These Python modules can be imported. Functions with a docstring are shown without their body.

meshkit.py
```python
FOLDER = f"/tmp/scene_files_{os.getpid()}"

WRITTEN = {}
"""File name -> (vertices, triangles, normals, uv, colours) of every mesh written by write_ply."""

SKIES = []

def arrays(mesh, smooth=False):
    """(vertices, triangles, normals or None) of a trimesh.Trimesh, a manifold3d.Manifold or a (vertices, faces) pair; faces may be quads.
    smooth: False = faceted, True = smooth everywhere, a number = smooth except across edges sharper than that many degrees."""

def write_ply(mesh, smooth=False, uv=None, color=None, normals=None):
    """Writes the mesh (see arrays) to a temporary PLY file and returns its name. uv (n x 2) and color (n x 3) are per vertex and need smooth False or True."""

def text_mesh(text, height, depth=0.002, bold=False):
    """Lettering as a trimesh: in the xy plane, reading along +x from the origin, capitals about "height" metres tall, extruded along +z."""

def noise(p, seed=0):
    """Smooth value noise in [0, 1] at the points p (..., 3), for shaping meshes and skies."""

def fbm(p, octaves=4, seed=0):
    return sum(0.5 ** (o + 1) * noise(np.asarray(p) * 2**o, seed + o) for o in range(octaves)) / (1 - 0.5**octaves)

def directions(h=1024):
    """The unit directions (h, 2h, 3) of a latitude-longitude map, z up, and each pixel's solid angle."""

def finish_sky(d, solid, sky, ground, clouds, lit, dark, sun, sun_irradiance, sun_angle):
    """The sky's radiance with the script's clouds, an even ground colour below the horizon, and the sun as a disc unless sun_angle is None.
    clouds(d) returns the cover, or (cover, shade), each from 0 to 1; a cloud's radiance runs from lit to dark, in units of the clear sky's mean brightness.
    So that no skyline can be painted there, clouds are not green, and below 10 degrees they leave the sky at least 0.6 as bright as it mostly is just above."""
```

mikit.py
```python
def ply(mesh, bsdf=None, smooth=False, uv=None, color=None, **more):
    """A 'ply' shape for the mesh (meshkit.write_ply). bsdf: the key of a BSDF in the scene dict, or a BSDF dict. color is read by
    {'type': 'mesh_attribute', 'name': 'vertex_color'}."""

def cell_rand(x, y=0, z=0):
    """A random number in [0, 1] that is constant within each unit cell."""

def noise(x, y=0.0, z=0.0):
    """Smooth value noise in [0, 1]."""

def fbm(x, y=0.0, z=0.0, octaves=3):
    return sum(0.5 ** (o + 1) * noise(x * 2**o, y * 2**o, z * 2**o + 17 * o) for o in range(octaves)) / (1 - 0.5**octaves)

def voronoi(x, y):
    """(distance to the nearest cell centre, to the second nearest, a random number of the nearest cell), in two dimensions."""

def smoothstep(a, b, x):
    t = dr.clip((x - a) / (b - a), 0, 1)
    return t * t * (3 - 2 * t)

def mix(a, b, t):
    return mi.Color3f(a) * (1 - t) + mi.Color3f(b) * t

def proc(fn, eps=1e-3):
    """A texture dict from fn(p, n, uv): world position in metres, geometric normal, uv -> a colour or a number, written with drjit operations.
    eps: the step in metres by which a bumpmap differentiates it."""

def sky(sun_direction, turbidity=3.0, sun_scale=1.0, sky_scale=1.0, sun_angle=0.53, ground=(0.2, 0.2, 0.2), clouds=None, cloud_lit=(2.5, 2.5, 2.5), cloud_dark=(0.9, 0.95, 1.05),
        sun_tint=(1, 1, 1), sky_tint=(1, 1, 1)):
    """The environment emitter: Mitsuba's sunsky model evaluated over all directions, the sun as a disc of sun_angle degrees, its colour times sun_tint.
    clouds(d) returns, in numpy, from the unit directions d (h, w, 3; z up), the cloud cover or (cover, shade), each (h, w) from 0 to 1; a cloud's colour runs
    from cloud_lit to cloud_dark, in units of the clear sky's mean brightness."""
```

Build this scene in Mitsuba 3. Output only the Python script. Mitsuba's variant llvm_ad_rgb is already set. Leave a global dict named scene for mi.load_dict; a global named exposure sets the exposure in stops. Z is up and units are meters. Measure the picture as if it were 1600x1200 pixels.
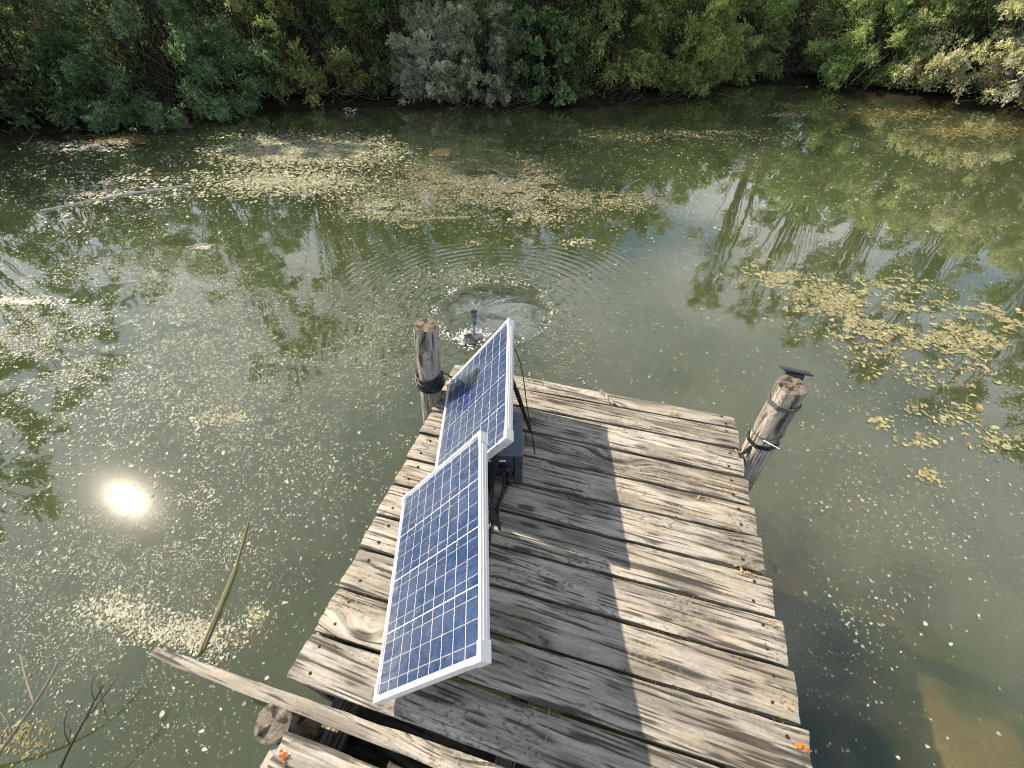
import math
import numpy as np, trimesh, shapely, drjit as dr, mitsuba as mi, mikit
from meshkit import fbm as nfbm, noise as nnoise
from mikit import noise, fbm, voronoi, cell_rand, smoothstep, mix, proc

T = mi.ScalarTransform4f
scene, labels = {}, {}
DECK = 0.40                      # deck top above the water, metres (water at z = 0)

# ------------------------------------------------------------------ camera, sky, exposure
PITCH, ROLL, F_PX, HCAM = 0.772485, -0.007565, 671.09, 1.57632
cp, sp_, cr, sr = math.cos(PITCH), math.sin(PITCH), math.cos(ROLL), math.sin(ROLL)
eye = np.array([0, 0, HCAM + DECK])
fwd = np.array([0, cp, -sp_])
up = -sr * np.array([1, 0, 0]) + cr * np.array([0, sp_, cp])
scene['camera'] = {'type': 'perspective', 'fov': 2 * math.degrees(math.atan(800 / F_PX)), 'fov_axis': 'x', 'near_clip': 0.05, 'far_clip': 1000.0,
                   'to_world': T().look_at(origin=eye.tolist(), target=(eye + fwd).tolist(), up=up.tolist())}
SUN = np.array([-0.655043, 0.390152, 0.64707])


def clouds(d):
    p = d / np.maximum(d[..., 2:3] + 0.25, 0.05)
    n = nfbm(p * 2.2 + 3.1, 5, 7)
    near = np.clip((d @ SUN - 0.80) / 0.2, 0, 1)
    cover = np.clip((n - 0.33) / 0.20, 0, 1) * (0.92 - 0.5 * np.clip((d[..., 2] - 0.75) / 0.2, 0, 1))
    cover = np.maximum(cover, 0.75 * near ** 0.7)
    return cover, np.clip((nfbm(p * 3.7 + 9, 4, 3) - 0.45) * 2.2, 0, 0.8)


scene['sky'] = mikit.sky(SUN.tolist(), turbidity=3, sun_scale=1.5, sun_tint=(0.94, 0.98, 1.05), clouds=clouds, cloud_lit=(3.2, 3.2, 3.25), cloud_dark=(1.5, 1.58, 1.68))
exposure = 2.1

# ------------------------------------------------------------------ helpers
used = {}


def key_for(name):
    n = used.get(name, 0)
    used[name] = n + 1
    return name if n == 0 else f'{name}_{n:03d}'


def add(name, mesh, bsdf, parent=None, smooth=False, uv=None, color=None, to_world=None, **lab):
    k = key_for(name if parent is None else parent + '__' + name)
    d = mikit.ply(mesh, 'mat_' + bsdf, smooth, uv, color) if not isinstance(mesh, dict) else dict(mesh)
    if to_world is not None:
        d['to_world'] = to_world
    scene[k] = d
    if lab:
        labels[k] = lab
    return k


def thing(name, label, category, group=None):
    k = key_for(name)
    labels[k] = {'label': label, 'category': category}
    if group:
        labels[k]['group'] = group
    return k


def cat_(*ms):
    return trimesh.util.concatenate([m for m in ms if m is not None])


def tube(points, radii, sides=6, caps=True):
    p = np.asarray(points, float)
    r = np.broadcast_to(np.asarray(radii, float), (len(p),))
    t = np.gradient(p, axis=0)
    t /= np.linalg.norm(t, axis=1, keepdims=True) + 1e-12
    a = np.cross(t, np.where(np.abs(t[:, 2:]) < 0.9, [0, 0, 1.0], [1.0, 0, 0]))
    a /= np.linalg.norm(a, axis=1, keepdims=True) + 1e-12
    b = np.cross(t, a)
    ang = np.arange(sides) * 2 * np.pi / sides
    v = (p[:, None] + r[:, None, None] * (np.cos(ang)[None, :, None] * a[:, None] + np.sin(ang)[None, :, None] * b[:, None])).reshape(-1, 3)
    i, j = np.meshgrid(np.arange(len(p) - 1), np.arange(sides), indexing='ij')
    q = np.stack([i * sides + j, i * sides + (j + 1) % sides, (i + 1) * sides + (j + 1) % sides, (i + 1) * sides + j], -1).reshape(-1, 4)
    f = np.vstack([q[:, [0, 1, 2]], q[:, [0, 2, 3]]])
    if caps:
        n = len(v)
        v = np.vstack([v, p[:1], p[-1:]])
        k = np.arange(sides)
        f = np.vstack([f, np.stack([(k + 1) % sides, k, np.full(sides, n)], 1), np.stack([k + n - sides, (k + 1) % sides + n - sides, np.full(sides, n + 1)], 1)])
    return trimesh.Trimesh(v, f, process=False)


def curve(points, n=24):
    """A smooth line through the points."""
    from scipy.interpolate import CubicSpline
    p = np.asarray(points, float)
    t = np.r_[0, np.cumsum(np.linalg.norm(np.diff(p, axis=0), axis=1))]
    return CubicSpline(t, p)(np.linspace(0, t[-1], n))


def box(x0, x1, y0, y1, z0, z1, bevel=0.0):
    if not bevel:
        return trimesh.creation.box(bounds=[[x0, y0, z0], [x1, y1, z1]])
    pts = []
    b = bevel
    for x, sx in ((x0, 1), (x1, -1)):
        for y, sy in ((y0, 1), (y1, -1)):
            for z, sz in ((z0, 1), (z1, -1)):
                pts += [[x + sx * b, y + sy * b, z], [x + sx * b, y, z + sz * b], [x, y + sy * b, z + sz * b]]
    return trimesh.convex.convex_hull(np.array(pts))


def col(r, g, b):
    return {'type': 'rgb', 'value': [r, g, b]}


def two(b):
    return {'type': 'twosided', 'bsdf': b}


def frame(origin, x, y, z):
    m = np.eye(4)
    m[:3, 0], m[:3, 1], m[:3, 2], m[:3, 3] = x, y, z, origin
    return T(m)


# ------------------------------------------------------------------ materials
YD = 0.310307
EX, EY = np.array([math.cos(YD), -math.sin(YD)]), np.array([math.sin(YD), math.cos(YD)])


def grain(u, v):
    """Weathered wood in board coordinates (metres): (dark crack lines, fine fibre, broad tone, knot)."""
    d1, d2, rnd = voronoi(u * 1.7, v * 5.1 + 0.37)
    pick = smoothstep(0.60, 0.64, rnd)
    kn = smoothstep(0.11, 0.04, d1) * pick
    warp = 0.008 * (noise(u * 2.6, v * 8.0) - 0.5) + 0.0025 * (noise(u * 13.0, v * 23.0) - 0.5) + smoothstep(0.34, 0.0, d1) * pick * 0.045
    w = v + warp
    a = noise(w * 115.0, u * 4.0 + 5.0)
    b = noise(w * 185.0 + 31.0, u * 10.0 + 9.0)
    c = noise(w * 300.0 + 7.0, u * 22.0)
    crack = smoothstep(0.33, 0.12, a) * (0.35 + 0.65 * smoothstep(0.35, 0.6, noise(u * 3.0, w * 26.0)))
    crack = dr.maximum(crack, 0.9 * smoothstep(0.38, 0.12, b))
    fib = 0.45 * b + 0.35 * c + 0.20 * noise(u * 130.0, v * 170.0)
    return dr.clip(crack, 0, 1), fib, fbm(u * 2.3, v * 11.0, 3.0, 4), kn


def wood_col(p, n, uv):
    u, v = uv.x, uv.y
    crack, fib, tone, kn = grain(u, v)
    board = cell_rand(u * 0.73 + 0.1, 0, 5)
    base = mix((0.145, 0.136, 0.121), (0.47, 0.448, 0.394), dr.clip(0.02 + 1.05 * fib + 0.9 * (tone - 0.5), 0, 1))
    warm = smoothstep(0.52, 0.75, fbm(u * 4.0, v * 22.0, 9.0, 3))
    base = mix(base, (0.30, 0.25, 0.165), 0.28 * warm)
    grime = smoothstep(0.47, 0.70, fbm(u * 5.0, v * 24.0, 21.0, 5))
    base = mix(base, (0.085, 0.08, 0.069), 0.55 * grime)
    pits = smoothstep(0.66, 0.78, noise(u * 95.0, v * 210.0)) * smoothstep(0.45, 0.62, fbm(u * 6.0, v * 16.0, 41.0, 3))
    base = mix(base, (0.045, 0.042, 0.037), 0.5 * pits)
    base = mix(base, (0.022, 0.020, 0.018), 0.85 * crack)
    base = mix(base, (0.040, 0.032, 0.026), 0.8 * kn)
    base = mix(base, base * mi.Color3f(0.42, 0.44, 0.40), smoothstep(0.17, 0.06, p.z + 0.06 * (noise(p.x * 40.0, p.y * 40.0, p.z * 12.0) - 0.5)))
    speck = smoothstep(0.66, 0.76, noise(u * 150.0, v * 150.0)) * smoothstep(0.5, 0.66, fbm(u * 5.0, v * 9.0, 33.0, 3))
    return mix(base, (0.40, 0.32, 0.15), 0.28 * speck)


def wood_h(p, n, uv):
    crack, fib, tone, kn = grain(uv.x, uv.y)
    return fib * 0.5 - crack + 0.6 * (noise(uv.x * 45.0, uv.y * 160.0) - 0.5)


WC, WH = proc(wood_col), proc(wood_h, 0.0006)
scene['mat_wood'] = two({'type': 'bumpmap', 'arbitrary': WH, 'scale': 0.0016, 'bsdf': {'type': 'principled', 'base_color': WC, 'roughness': 0.75, 'specular': 0.25}})


def endgrain_col(p, n, uv):
    r = dr.sqrt(dr.square(uv.x) + dr.square(uv.y))
    ring = noise(r * 420.0 + 4 * noise(p.x * 40, p.y * 40), 3.0)
    base = mix((0.06, 0.052, 0.043), (0.27, 0.235, 0.195), dr.clip(0.5 * ring + 0.9 * (fbm(p.x * 70, p.y * 70, p.z * 30, 4) - 0.2), 0, 1))
    base = mix(base, (0.035, 0.03, 0.025), 0.8 * smoothstep(0.56, 0.72, fbm(p.x * 45 + 9, p.y * 45, p.z * 20, 4)))
    ang = dr.atan2(uv.y, uv.x + 1e-5)
    split = smoothstep(0.30, 0.18, noise(ang * 2.6 + 20, r * 30.0)) * smoothstep(0.004, 0.012, r)
    return mix(base, (0.02, 0.017, 0.014), 0.8 * split)


scene['mat_end_grain'] = two({'type': 'principled', 'base_color': proc(endgrain_col), 'roughness': 0.85, 'specular': 0.2})


def bark_col(p, n, uv):
    a = noise(p.x * 70, p.y * 70, p.z * 14)
    return mix((0.022, 0.019, 0.016), (0.10, 0.088, 0.074), a * a + 0.2 * noise(p.x * 9, p.y * 9, p.z * 9))


scene['mat_bark'] = two({'type': 'principled', 'base_color': proc(bark_col), 'roughness': 0.9, 'specular': 0.2})
scene['mat_leaf'] = {'type': 'principledthin', 'base_color': {'type': 'mesh_attribute', 'name': 'vertex_color'}, 'roughness': 0.42, 'diff_trans': 0.9, 'eta': 1.4}
scene['mat_dry_twig'] = two({'type': 'diffuse', 'reflectance': {'type': 'mesh_attribute', 'name': 'vertex_color'}})
scene['mat_fleck'] = two({'type': 'principled', 'base_color': {'type': 'mesh_attribute', 'name': 'vertex_color'}, 'roughness': 0.48, 'specular': 0.28})
scene['mat_frame_metal'] = two({'type': 'principled', 'base_color': col(0.62, 0.635, 0.65), 'roughness': 0.35, 'metallic': 0.0, 'specular': 0.5})
scene['mat_white_plastic'] = two({'type': 'principled', 'base_color': col(0.60, 0.615, 0.63), 'roughness': 0.35})
scene['mat_back_sheet'] = two({'type': 'principled', 'base_color': col(0.62, 0.65, 0.70), 'roughness': 0.5})


def cell_col(p, n, uv):
    # uv in metres over the panel, the three printed silver lines run across the tilt
    d1, d2, rnd = voronoi(uv.x * 75.0, uv.y * 75.0)
    f1, f2, rnd2 = voronoi(uv.x * 210.0 + 7, uv.y * 210.0)
    base = mix((0.010, 0.027, 0.085), (0.024, 0.064, 0.195), dr.clip(0.65 * rnd + 0.35 * rnd2, 0, 1))
    t = uv.y / 0.156
    t = t - dr.floor(t)
    line = mi.Float(0)
    for c in (1 / 6, 0.5, 5 / 6):
        line = dr.maximum(line, smoothstep(0.0085, 0.0055, dr.abs(t - c)))
    base = mix(base, (0.33, 0.35, 0.40), line)
    dust = smoothstep(0.35, 0.75, fbm(p.x * 9.0, p.y * 9.0, p.z * 9.0, 4)) * 0.07 + 0.30 * smoothstep(0.80, 0.84, noise(p.x * 90.0, p.y * 90.0, p.z * 90.0)) * smoothstep(0.5, 0.6, noise(p.x * 7.0, p.y * 7.0, p.z * 7.0))
    return mix(base, (0.30, 0.29, 0.26), dust)


scene['mat_cell'] = two({'type': 'principled', 'base_color': proc(cell_col), 'roughness': 0.35, 'specular': 0.5})
scene['mat_panel_glass'] = {'type': 'thindielectric', 'int_ior': 1.5}
scene['mat_black_rubber'] = two({'type': 'principled', 'base_color': col(0.018, 0.018, 0.020), 'roughness': 0.38})
scene['mat_black_metal'] = two({'type': 'principled', 'base_color': col(0.022, 0.022, 0.024), 'roughness': 0.45})
scene['mat_grey_strap'] = two({'type': 'principled', 'base_color': col(0.10, 0.10, 0.105), 'roughness': 0.6})
scene['mat_slate_plastic'] = two({'type': 'principled', 'base_color': col(0.075, 0.105, 0.150), 'roughness': 0.42})
scene['mat_slate_dark'] = two({'type': 'principled', 'base_color': col(0.045, 0.058, 0.078), 'roughness': 0.5})
scene['mat_label_white'] = two({'type': 'diffuse', 'reflectance': col(0.7, 0.72, 0.72)})
scene['mat_lamp_cell'] = two({'type': 'principled', 'base_color': col(0.035, 0.04, 0.055), 'roughness': 0.3})
scene['mat_rust'] = two({'type': 'diffuse', 'reflectance': col(0.06, 0.035, 0.022)})
scene['mat_cord'] = two({'type': 'diffuse', 'reflectance': col(0.30, 0.29, 0.27)})
scene['mat_lichen'] = two({'type': 'diffuse', 'reflectance': {'type': 'mesh_attribute', 'name': 'vertex_color'}})
scene['mat_drops'] = two({'type': 'principled', 'base_color': col(0.78, 0.80, 0.80), 'roughness': 0.08, 'specular': 0.6})
scene['mat_water_sheet'] = {'type': 'thindielectric', 'int_ior': 1.85}


def ground_col(p, n, uv):
    a = fbm(p.x * 3.0, p.y * 3.0, 0.0, 4)
    b = noise(p.x * 60.0, p.y * 60.0)
    c = mix((0.011, 0.010, 0.007), (0.034, 0.030, 0.020), dr.clip(a + 0.4 * (b - 0.5), 0, 1))
    bed = mix((0.045, 0.045, 0.026), (0.15, 0.125, 0.06), smoothstep(0.42, 0.72, fbm(p.x * 2.2 + 4, p.y * 2.2, 0.0, 4)))
    heap = smoothstep(-0.72, -0.46, p.z + 0.24 * (fbm(p.x * 4.0, p.y * 4.0, 3.0, 4) - 0.5)) * smoothstep(0.0, 0.6, p.x)
    bed = mix(bed, (0.34, 0.245, 0.10), heap * smoothstep(3.0, 1.0, p.y))
    bed = mix(bed, (0.10, 0.12, 0.04), smoothstep(0.5, 0.7, fbm(p.x * 5.0, p.y * 5.0, 8.0, 3)))
    return mix(c, bed, smoothstep(0.0, -0.12, p.z))


scene['mat_soil'] = two({'type': 'diffuse', 'reflectance': proc(ground_col)})

# ------------------------------------------------------------------ the setting: ground (banks and pond bed), water
SHORE = np.array([(-8.7, 7.6), (-8.37, 7.91), (-7.36, 8.26), (-6.18, 8.85), (-4.95, 9.78), (-3.52, 10.0), (-1.99, 9.95), (-0.46, 9.9), (1.3, 9.84), (2.6, 10.07), (3.79, 10.62), (4.81, 11.58),
                  (6.12, 12.28), (6.97, 11.86), (7.8, 10.18), (8.65, 9.6), (9.23, 8.85), (10.2, 7.2), (10.6, 3.5), (9.6, 0), (6, -1.9), (2.2, -2.3), (0, -1.9), (-2.4, -2.0), (-5, -1.6), (-8, -0.2), (-9.4, 2.2), (-9.5, 5.2)])
POND = shapely.Polygon(SHORE)


def axis(stops):
    out = [stops[0][0]]
    for (a, _), (b, step) in zip(stops, stops[1:]):
        out += list(np.linspace(a, b, max(1, round((b - a) / step)) + 1)[1:])
    return np.array(out)


def sheet(xs, ys, height):
    x, y = np.meshgrid(xs, ys, indexing='ij')
    z = height(x, y)
    i, j = np.meshgrid(np.arange(len(xs) - 1), np.arange(len(ys) - 1), indexing='ij')
    k = i * len(ys) + j
    q = np.stack([k, k + len(ys), k + len(ys) + 1, k + 1], -1).reshape(-1, 4)
    return trimesh.Trimesh(np.stack([x, y, z], -1).reshape(-1, 3), np.vstack([q[:, [0, 1, 2]], q[:, [0, 2, 3]]]), process=False)


def shore_distance(x, y):
    """Signed distance to the shoreline, positive over the water."""
    P = np.stack([x.ravel(), y.ravel()], 1)
    a, b = SHORE, np.roll(SHORE, -1, 0)
    best = np.full(len(P), 1e9)
    for s, e in zip(a, b):
        t = np.clip(((P - s) @ (e - s)) / ((e - s) @ (e - s)), 0, 1)
        best = np.minimum(best, np.linalg.norm(P - s - t[:, None] * (e - s), axis=1))
    return np.where(shapely.contains_xy(POND, P[:, 0], P[:, 1]), best, -best).reshape(x.shape)


def ground_z(x, y):
    p = np.stack([x, y, 0 * x], -1)
    d = shore_distance(x, y) + 0.5 * (nfbm(p * 1.3, 3, 5) - 0.5)
    deep = 0.74 + 0.35 * np.clip((y - 1.6) / 2.5, 0, 1) + 0.25 * np.clip(-x - 0.3, 0, 1)
    wet = -np.minimum(deep, 0.03 + np.maximum(d, 0) * 0.45) + 0.10 * (nfbm(p * 1.7, 4, 2) - 0.5) * np.clip(d, 0, 1)
    wet = wet + 0.26 * np.exp(-((x - 1.95) ** 2 + (y + 0.05) ** 2) / 0.35) + 0.16 * np.exp(-((x - 1.15) ** 2 + (y - 0.9) ** 2) / 0.5)
    dry = 0.03 + 0.32 * (1 - np.exp(np.minimum(d, 0) / 1.4)) + 0.10 * (nfbm(p * 2.2, 4, 9) - 0.5) * np.clip(-d * 2, 0, 1)
    return np.where(d > 0, wet, dry)


gx = axis([(-160, 0), (-40, 20), (-14, 2), (-9, 0.2), (11, 0.14), (16, 1), (40, 4), (160, 20)])
gy = axis([(-80, 0), (-20, 10), (-4, 1), (13.5, 0.14), (20, 1), (40, 4), (200, 20)])
add('ground', sheet(gx, gy, ground_z), 'soil', smooth=True, kind='structure', label='muddy banks and silty bed of the pond')

FC = np.array([-0.15, 2.85])      # where the fountain's water lands (centre), radius 0.45


def water_z(x, y):
    p = np.stack([x, y, 0 * x], -1)
    r = np.hypot(x - FC[0], y - FC[1])
    z = 0.0009 * (nfbm(p * np.array([3.2, 5.0, 1]), 3, 4) - 0.5) * np.exp(-np.maximum(r - 4, 0) / 4)
    z += 0.00045 * (nnoise(p * np.array([8.0, 11.0, 1]), 14) - 0.5) * np.exp(-np.maximum(r - 5, 0) / 3)
    ring = 0.0013 * np.exp(-np.maximum(r - 0.45, 0) / 0.75) * np.cos(2 * np.pi * (r + 0.03 * nnoise(p * 4, 3)) / 0.075)
    z += ring * np.clip((r - 0.2) / 0.3, 0, 1)
    chop = np.exp(-np.maximum(r - 0.5, 0) / 0.32)
    z += chop * (0.0060 * (nnoise(p * 13, 11) - 0.5) + 0.0035 * (nnoise(p * 29, 12) - 0.5))
    z += 0.012 * np.exp(-((r - 0.45 - 0.03 * (nnoise(p * 7, 8) - 0.5)) / 0.03) ** 2) * nnoise(p * 11, 21)
    return z


wx = axis([(-14, 0), (-9, 0.5), (-4, 0.08), (-1.5, 0.035), (1.2, 0.0125), (3, 0.035), (8, 0.07), (16, 0.5)])
wy = axis([(-6, 0), (-0.5, 0.3), (1.6, 0.035), (4.0, 0.0125), (7, 0.035), (13, 0.1), (17, 0.5)])
MURK = {'type': 'homogeneous', 'albedo': {'type': 'rgb', 'value': [0.22, 0.29, 0.135]}, 'sigma_t': 0.85}
scene['murk'] = MURK
scene['mat_water_surface'] = {'type': 'thindielectric', 'int_ior': 1.57}
k = add('water', sheet(wx, wy, water_z), 'water_surface', smooth=True, kind='structure', label='murky green pond water')
scene[k]['interior'] = {'type': 'ref', 'id': 'murk'}

# a thin dusty film of pollen lying on the water, pushed aside by the fountain
scene['mat_dust_film'] = {'type': 'blendbsdf', 'weight': 0.017, 'clear': {'type': 'null'}, 'dust': two({'type': 'principled', 'base_color': col(0.10, 0.11, 0.07), 'roughness': 0.135, 'specular': 0.5})}
fm_ = sheet(axis([(-9.5, 0), (10.6, .25)]), axis([(-2.3, 0), (12.3, .25)]), lambda x, y: 0 * x + 0.0016)
fc_ = fm_.vertices[fm_.faces].mean(1)[:, :2]
fm_ = trimesh.Trimesh(fm_.vertices, fm_.faces[shapely.contains_xy(POND.buffer(-.15), fc_[:, 0], fc_[:, 1]) & (np.hypot(*(fc_ - FC).T) > 1.2)], process=False)
add('dust_film', fm_, 'dust_film', smooth=True, label='faint dusty film on the water', category='film', kind='stuff')

# ------------------------------------------------------------------ trees and bushes on the banks
RNG = np.random.default_rng(5)


def unit(v):
    return v / (np.linalg.norm(v, axis=-1, keepdims=True) + 1e-12)


def leaf_mesh(base, direc, length, n_leaf, leaf_len, leaf_w, rgb, rng, droop=0.15, spread=0.9, var=0.25):
    """Twigs (base, direction, length) carrying n_leaf leaves each: (vertices, faces, colours)."""
    n = len(base)
    t = (np.arange(n_leaf)[None] + rng.uniform(0.2, 0.8, (n, n_leaf))) / n_leaf
    up_ = np.array([0, 0, 1.0])
    side = unit(np.cross(direc, up_ + 0.3 * rng.normal(size=(n, 3))))
    lift = np.cross(side, direc)
    pos = base[:, None] + direc[:, None] * (length[:, None] * t)[..., None] - up_ * (droop * length[:, None] * t ** 2)[..., None]
    ang = rng.uniform(0, 2 * np.pi, (n, n_leaf))
    radial = np.cos(ang)[..., None] * side[:, None] + np.sin(ang)[..., None] * lift[:, None]
    ld = unit(direc[:, None] * rng.uniform(0.35, 1.0, (n, n_leaf, 1)) + spread * radial)
    ln = unit(np.cross(ld, 0.75 * rng.normal(size=(n, n_leaf, 3)) + np.array([0, 0, 1.0])))
    L = leaf_len * rng.uniform(0.6, 1.25, (n, n_leaf, 1)) * (1.0 - 0.35 * t[..., None])
    W = leaf_w * rng.uniform(0.7, 1.2, (n, n_leaf, 1))
    b = pos
    tip = pos + ld * L
    nor = np.cross(ld, ln)
    mid = pos + ld * L * 0.45 + nor * 0.10 * L
    v = np.stack([b, mid + ln * W * 0.5, tip, mid - ln * W * 0.5], 2).reshape(-1, 3)
    i = np.arange(n * n_leaf)[:, None] * 4
    f = np.vstack([i + np.array([0, 1, 2]), i + np.array([0, 2, 3])])
    tw = 1 + var * rng.normal(size=(n, 1, 1))
    lf = 1 + 0.15 * rng.normal(size=(n, n_leaf, 1))
    warm = 1 + np.array([0.22, 0.04, -0.12]) * rng.normal(size=(n, 1, 1)) * 0.2
    rgb = np.asarray(rgb) * 0.86 + 0.14 * np.mean(rgb)
    c = np.clip(rgb * 3.1 * np.clip(tw, 0.45, 1.7) * np.clip(lf, 0.6, 1.5) * warm, 0.004, 0.6)
    return v, f, np.repeat(c.reshape(-1, 3), 4, axis=0)


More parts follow.
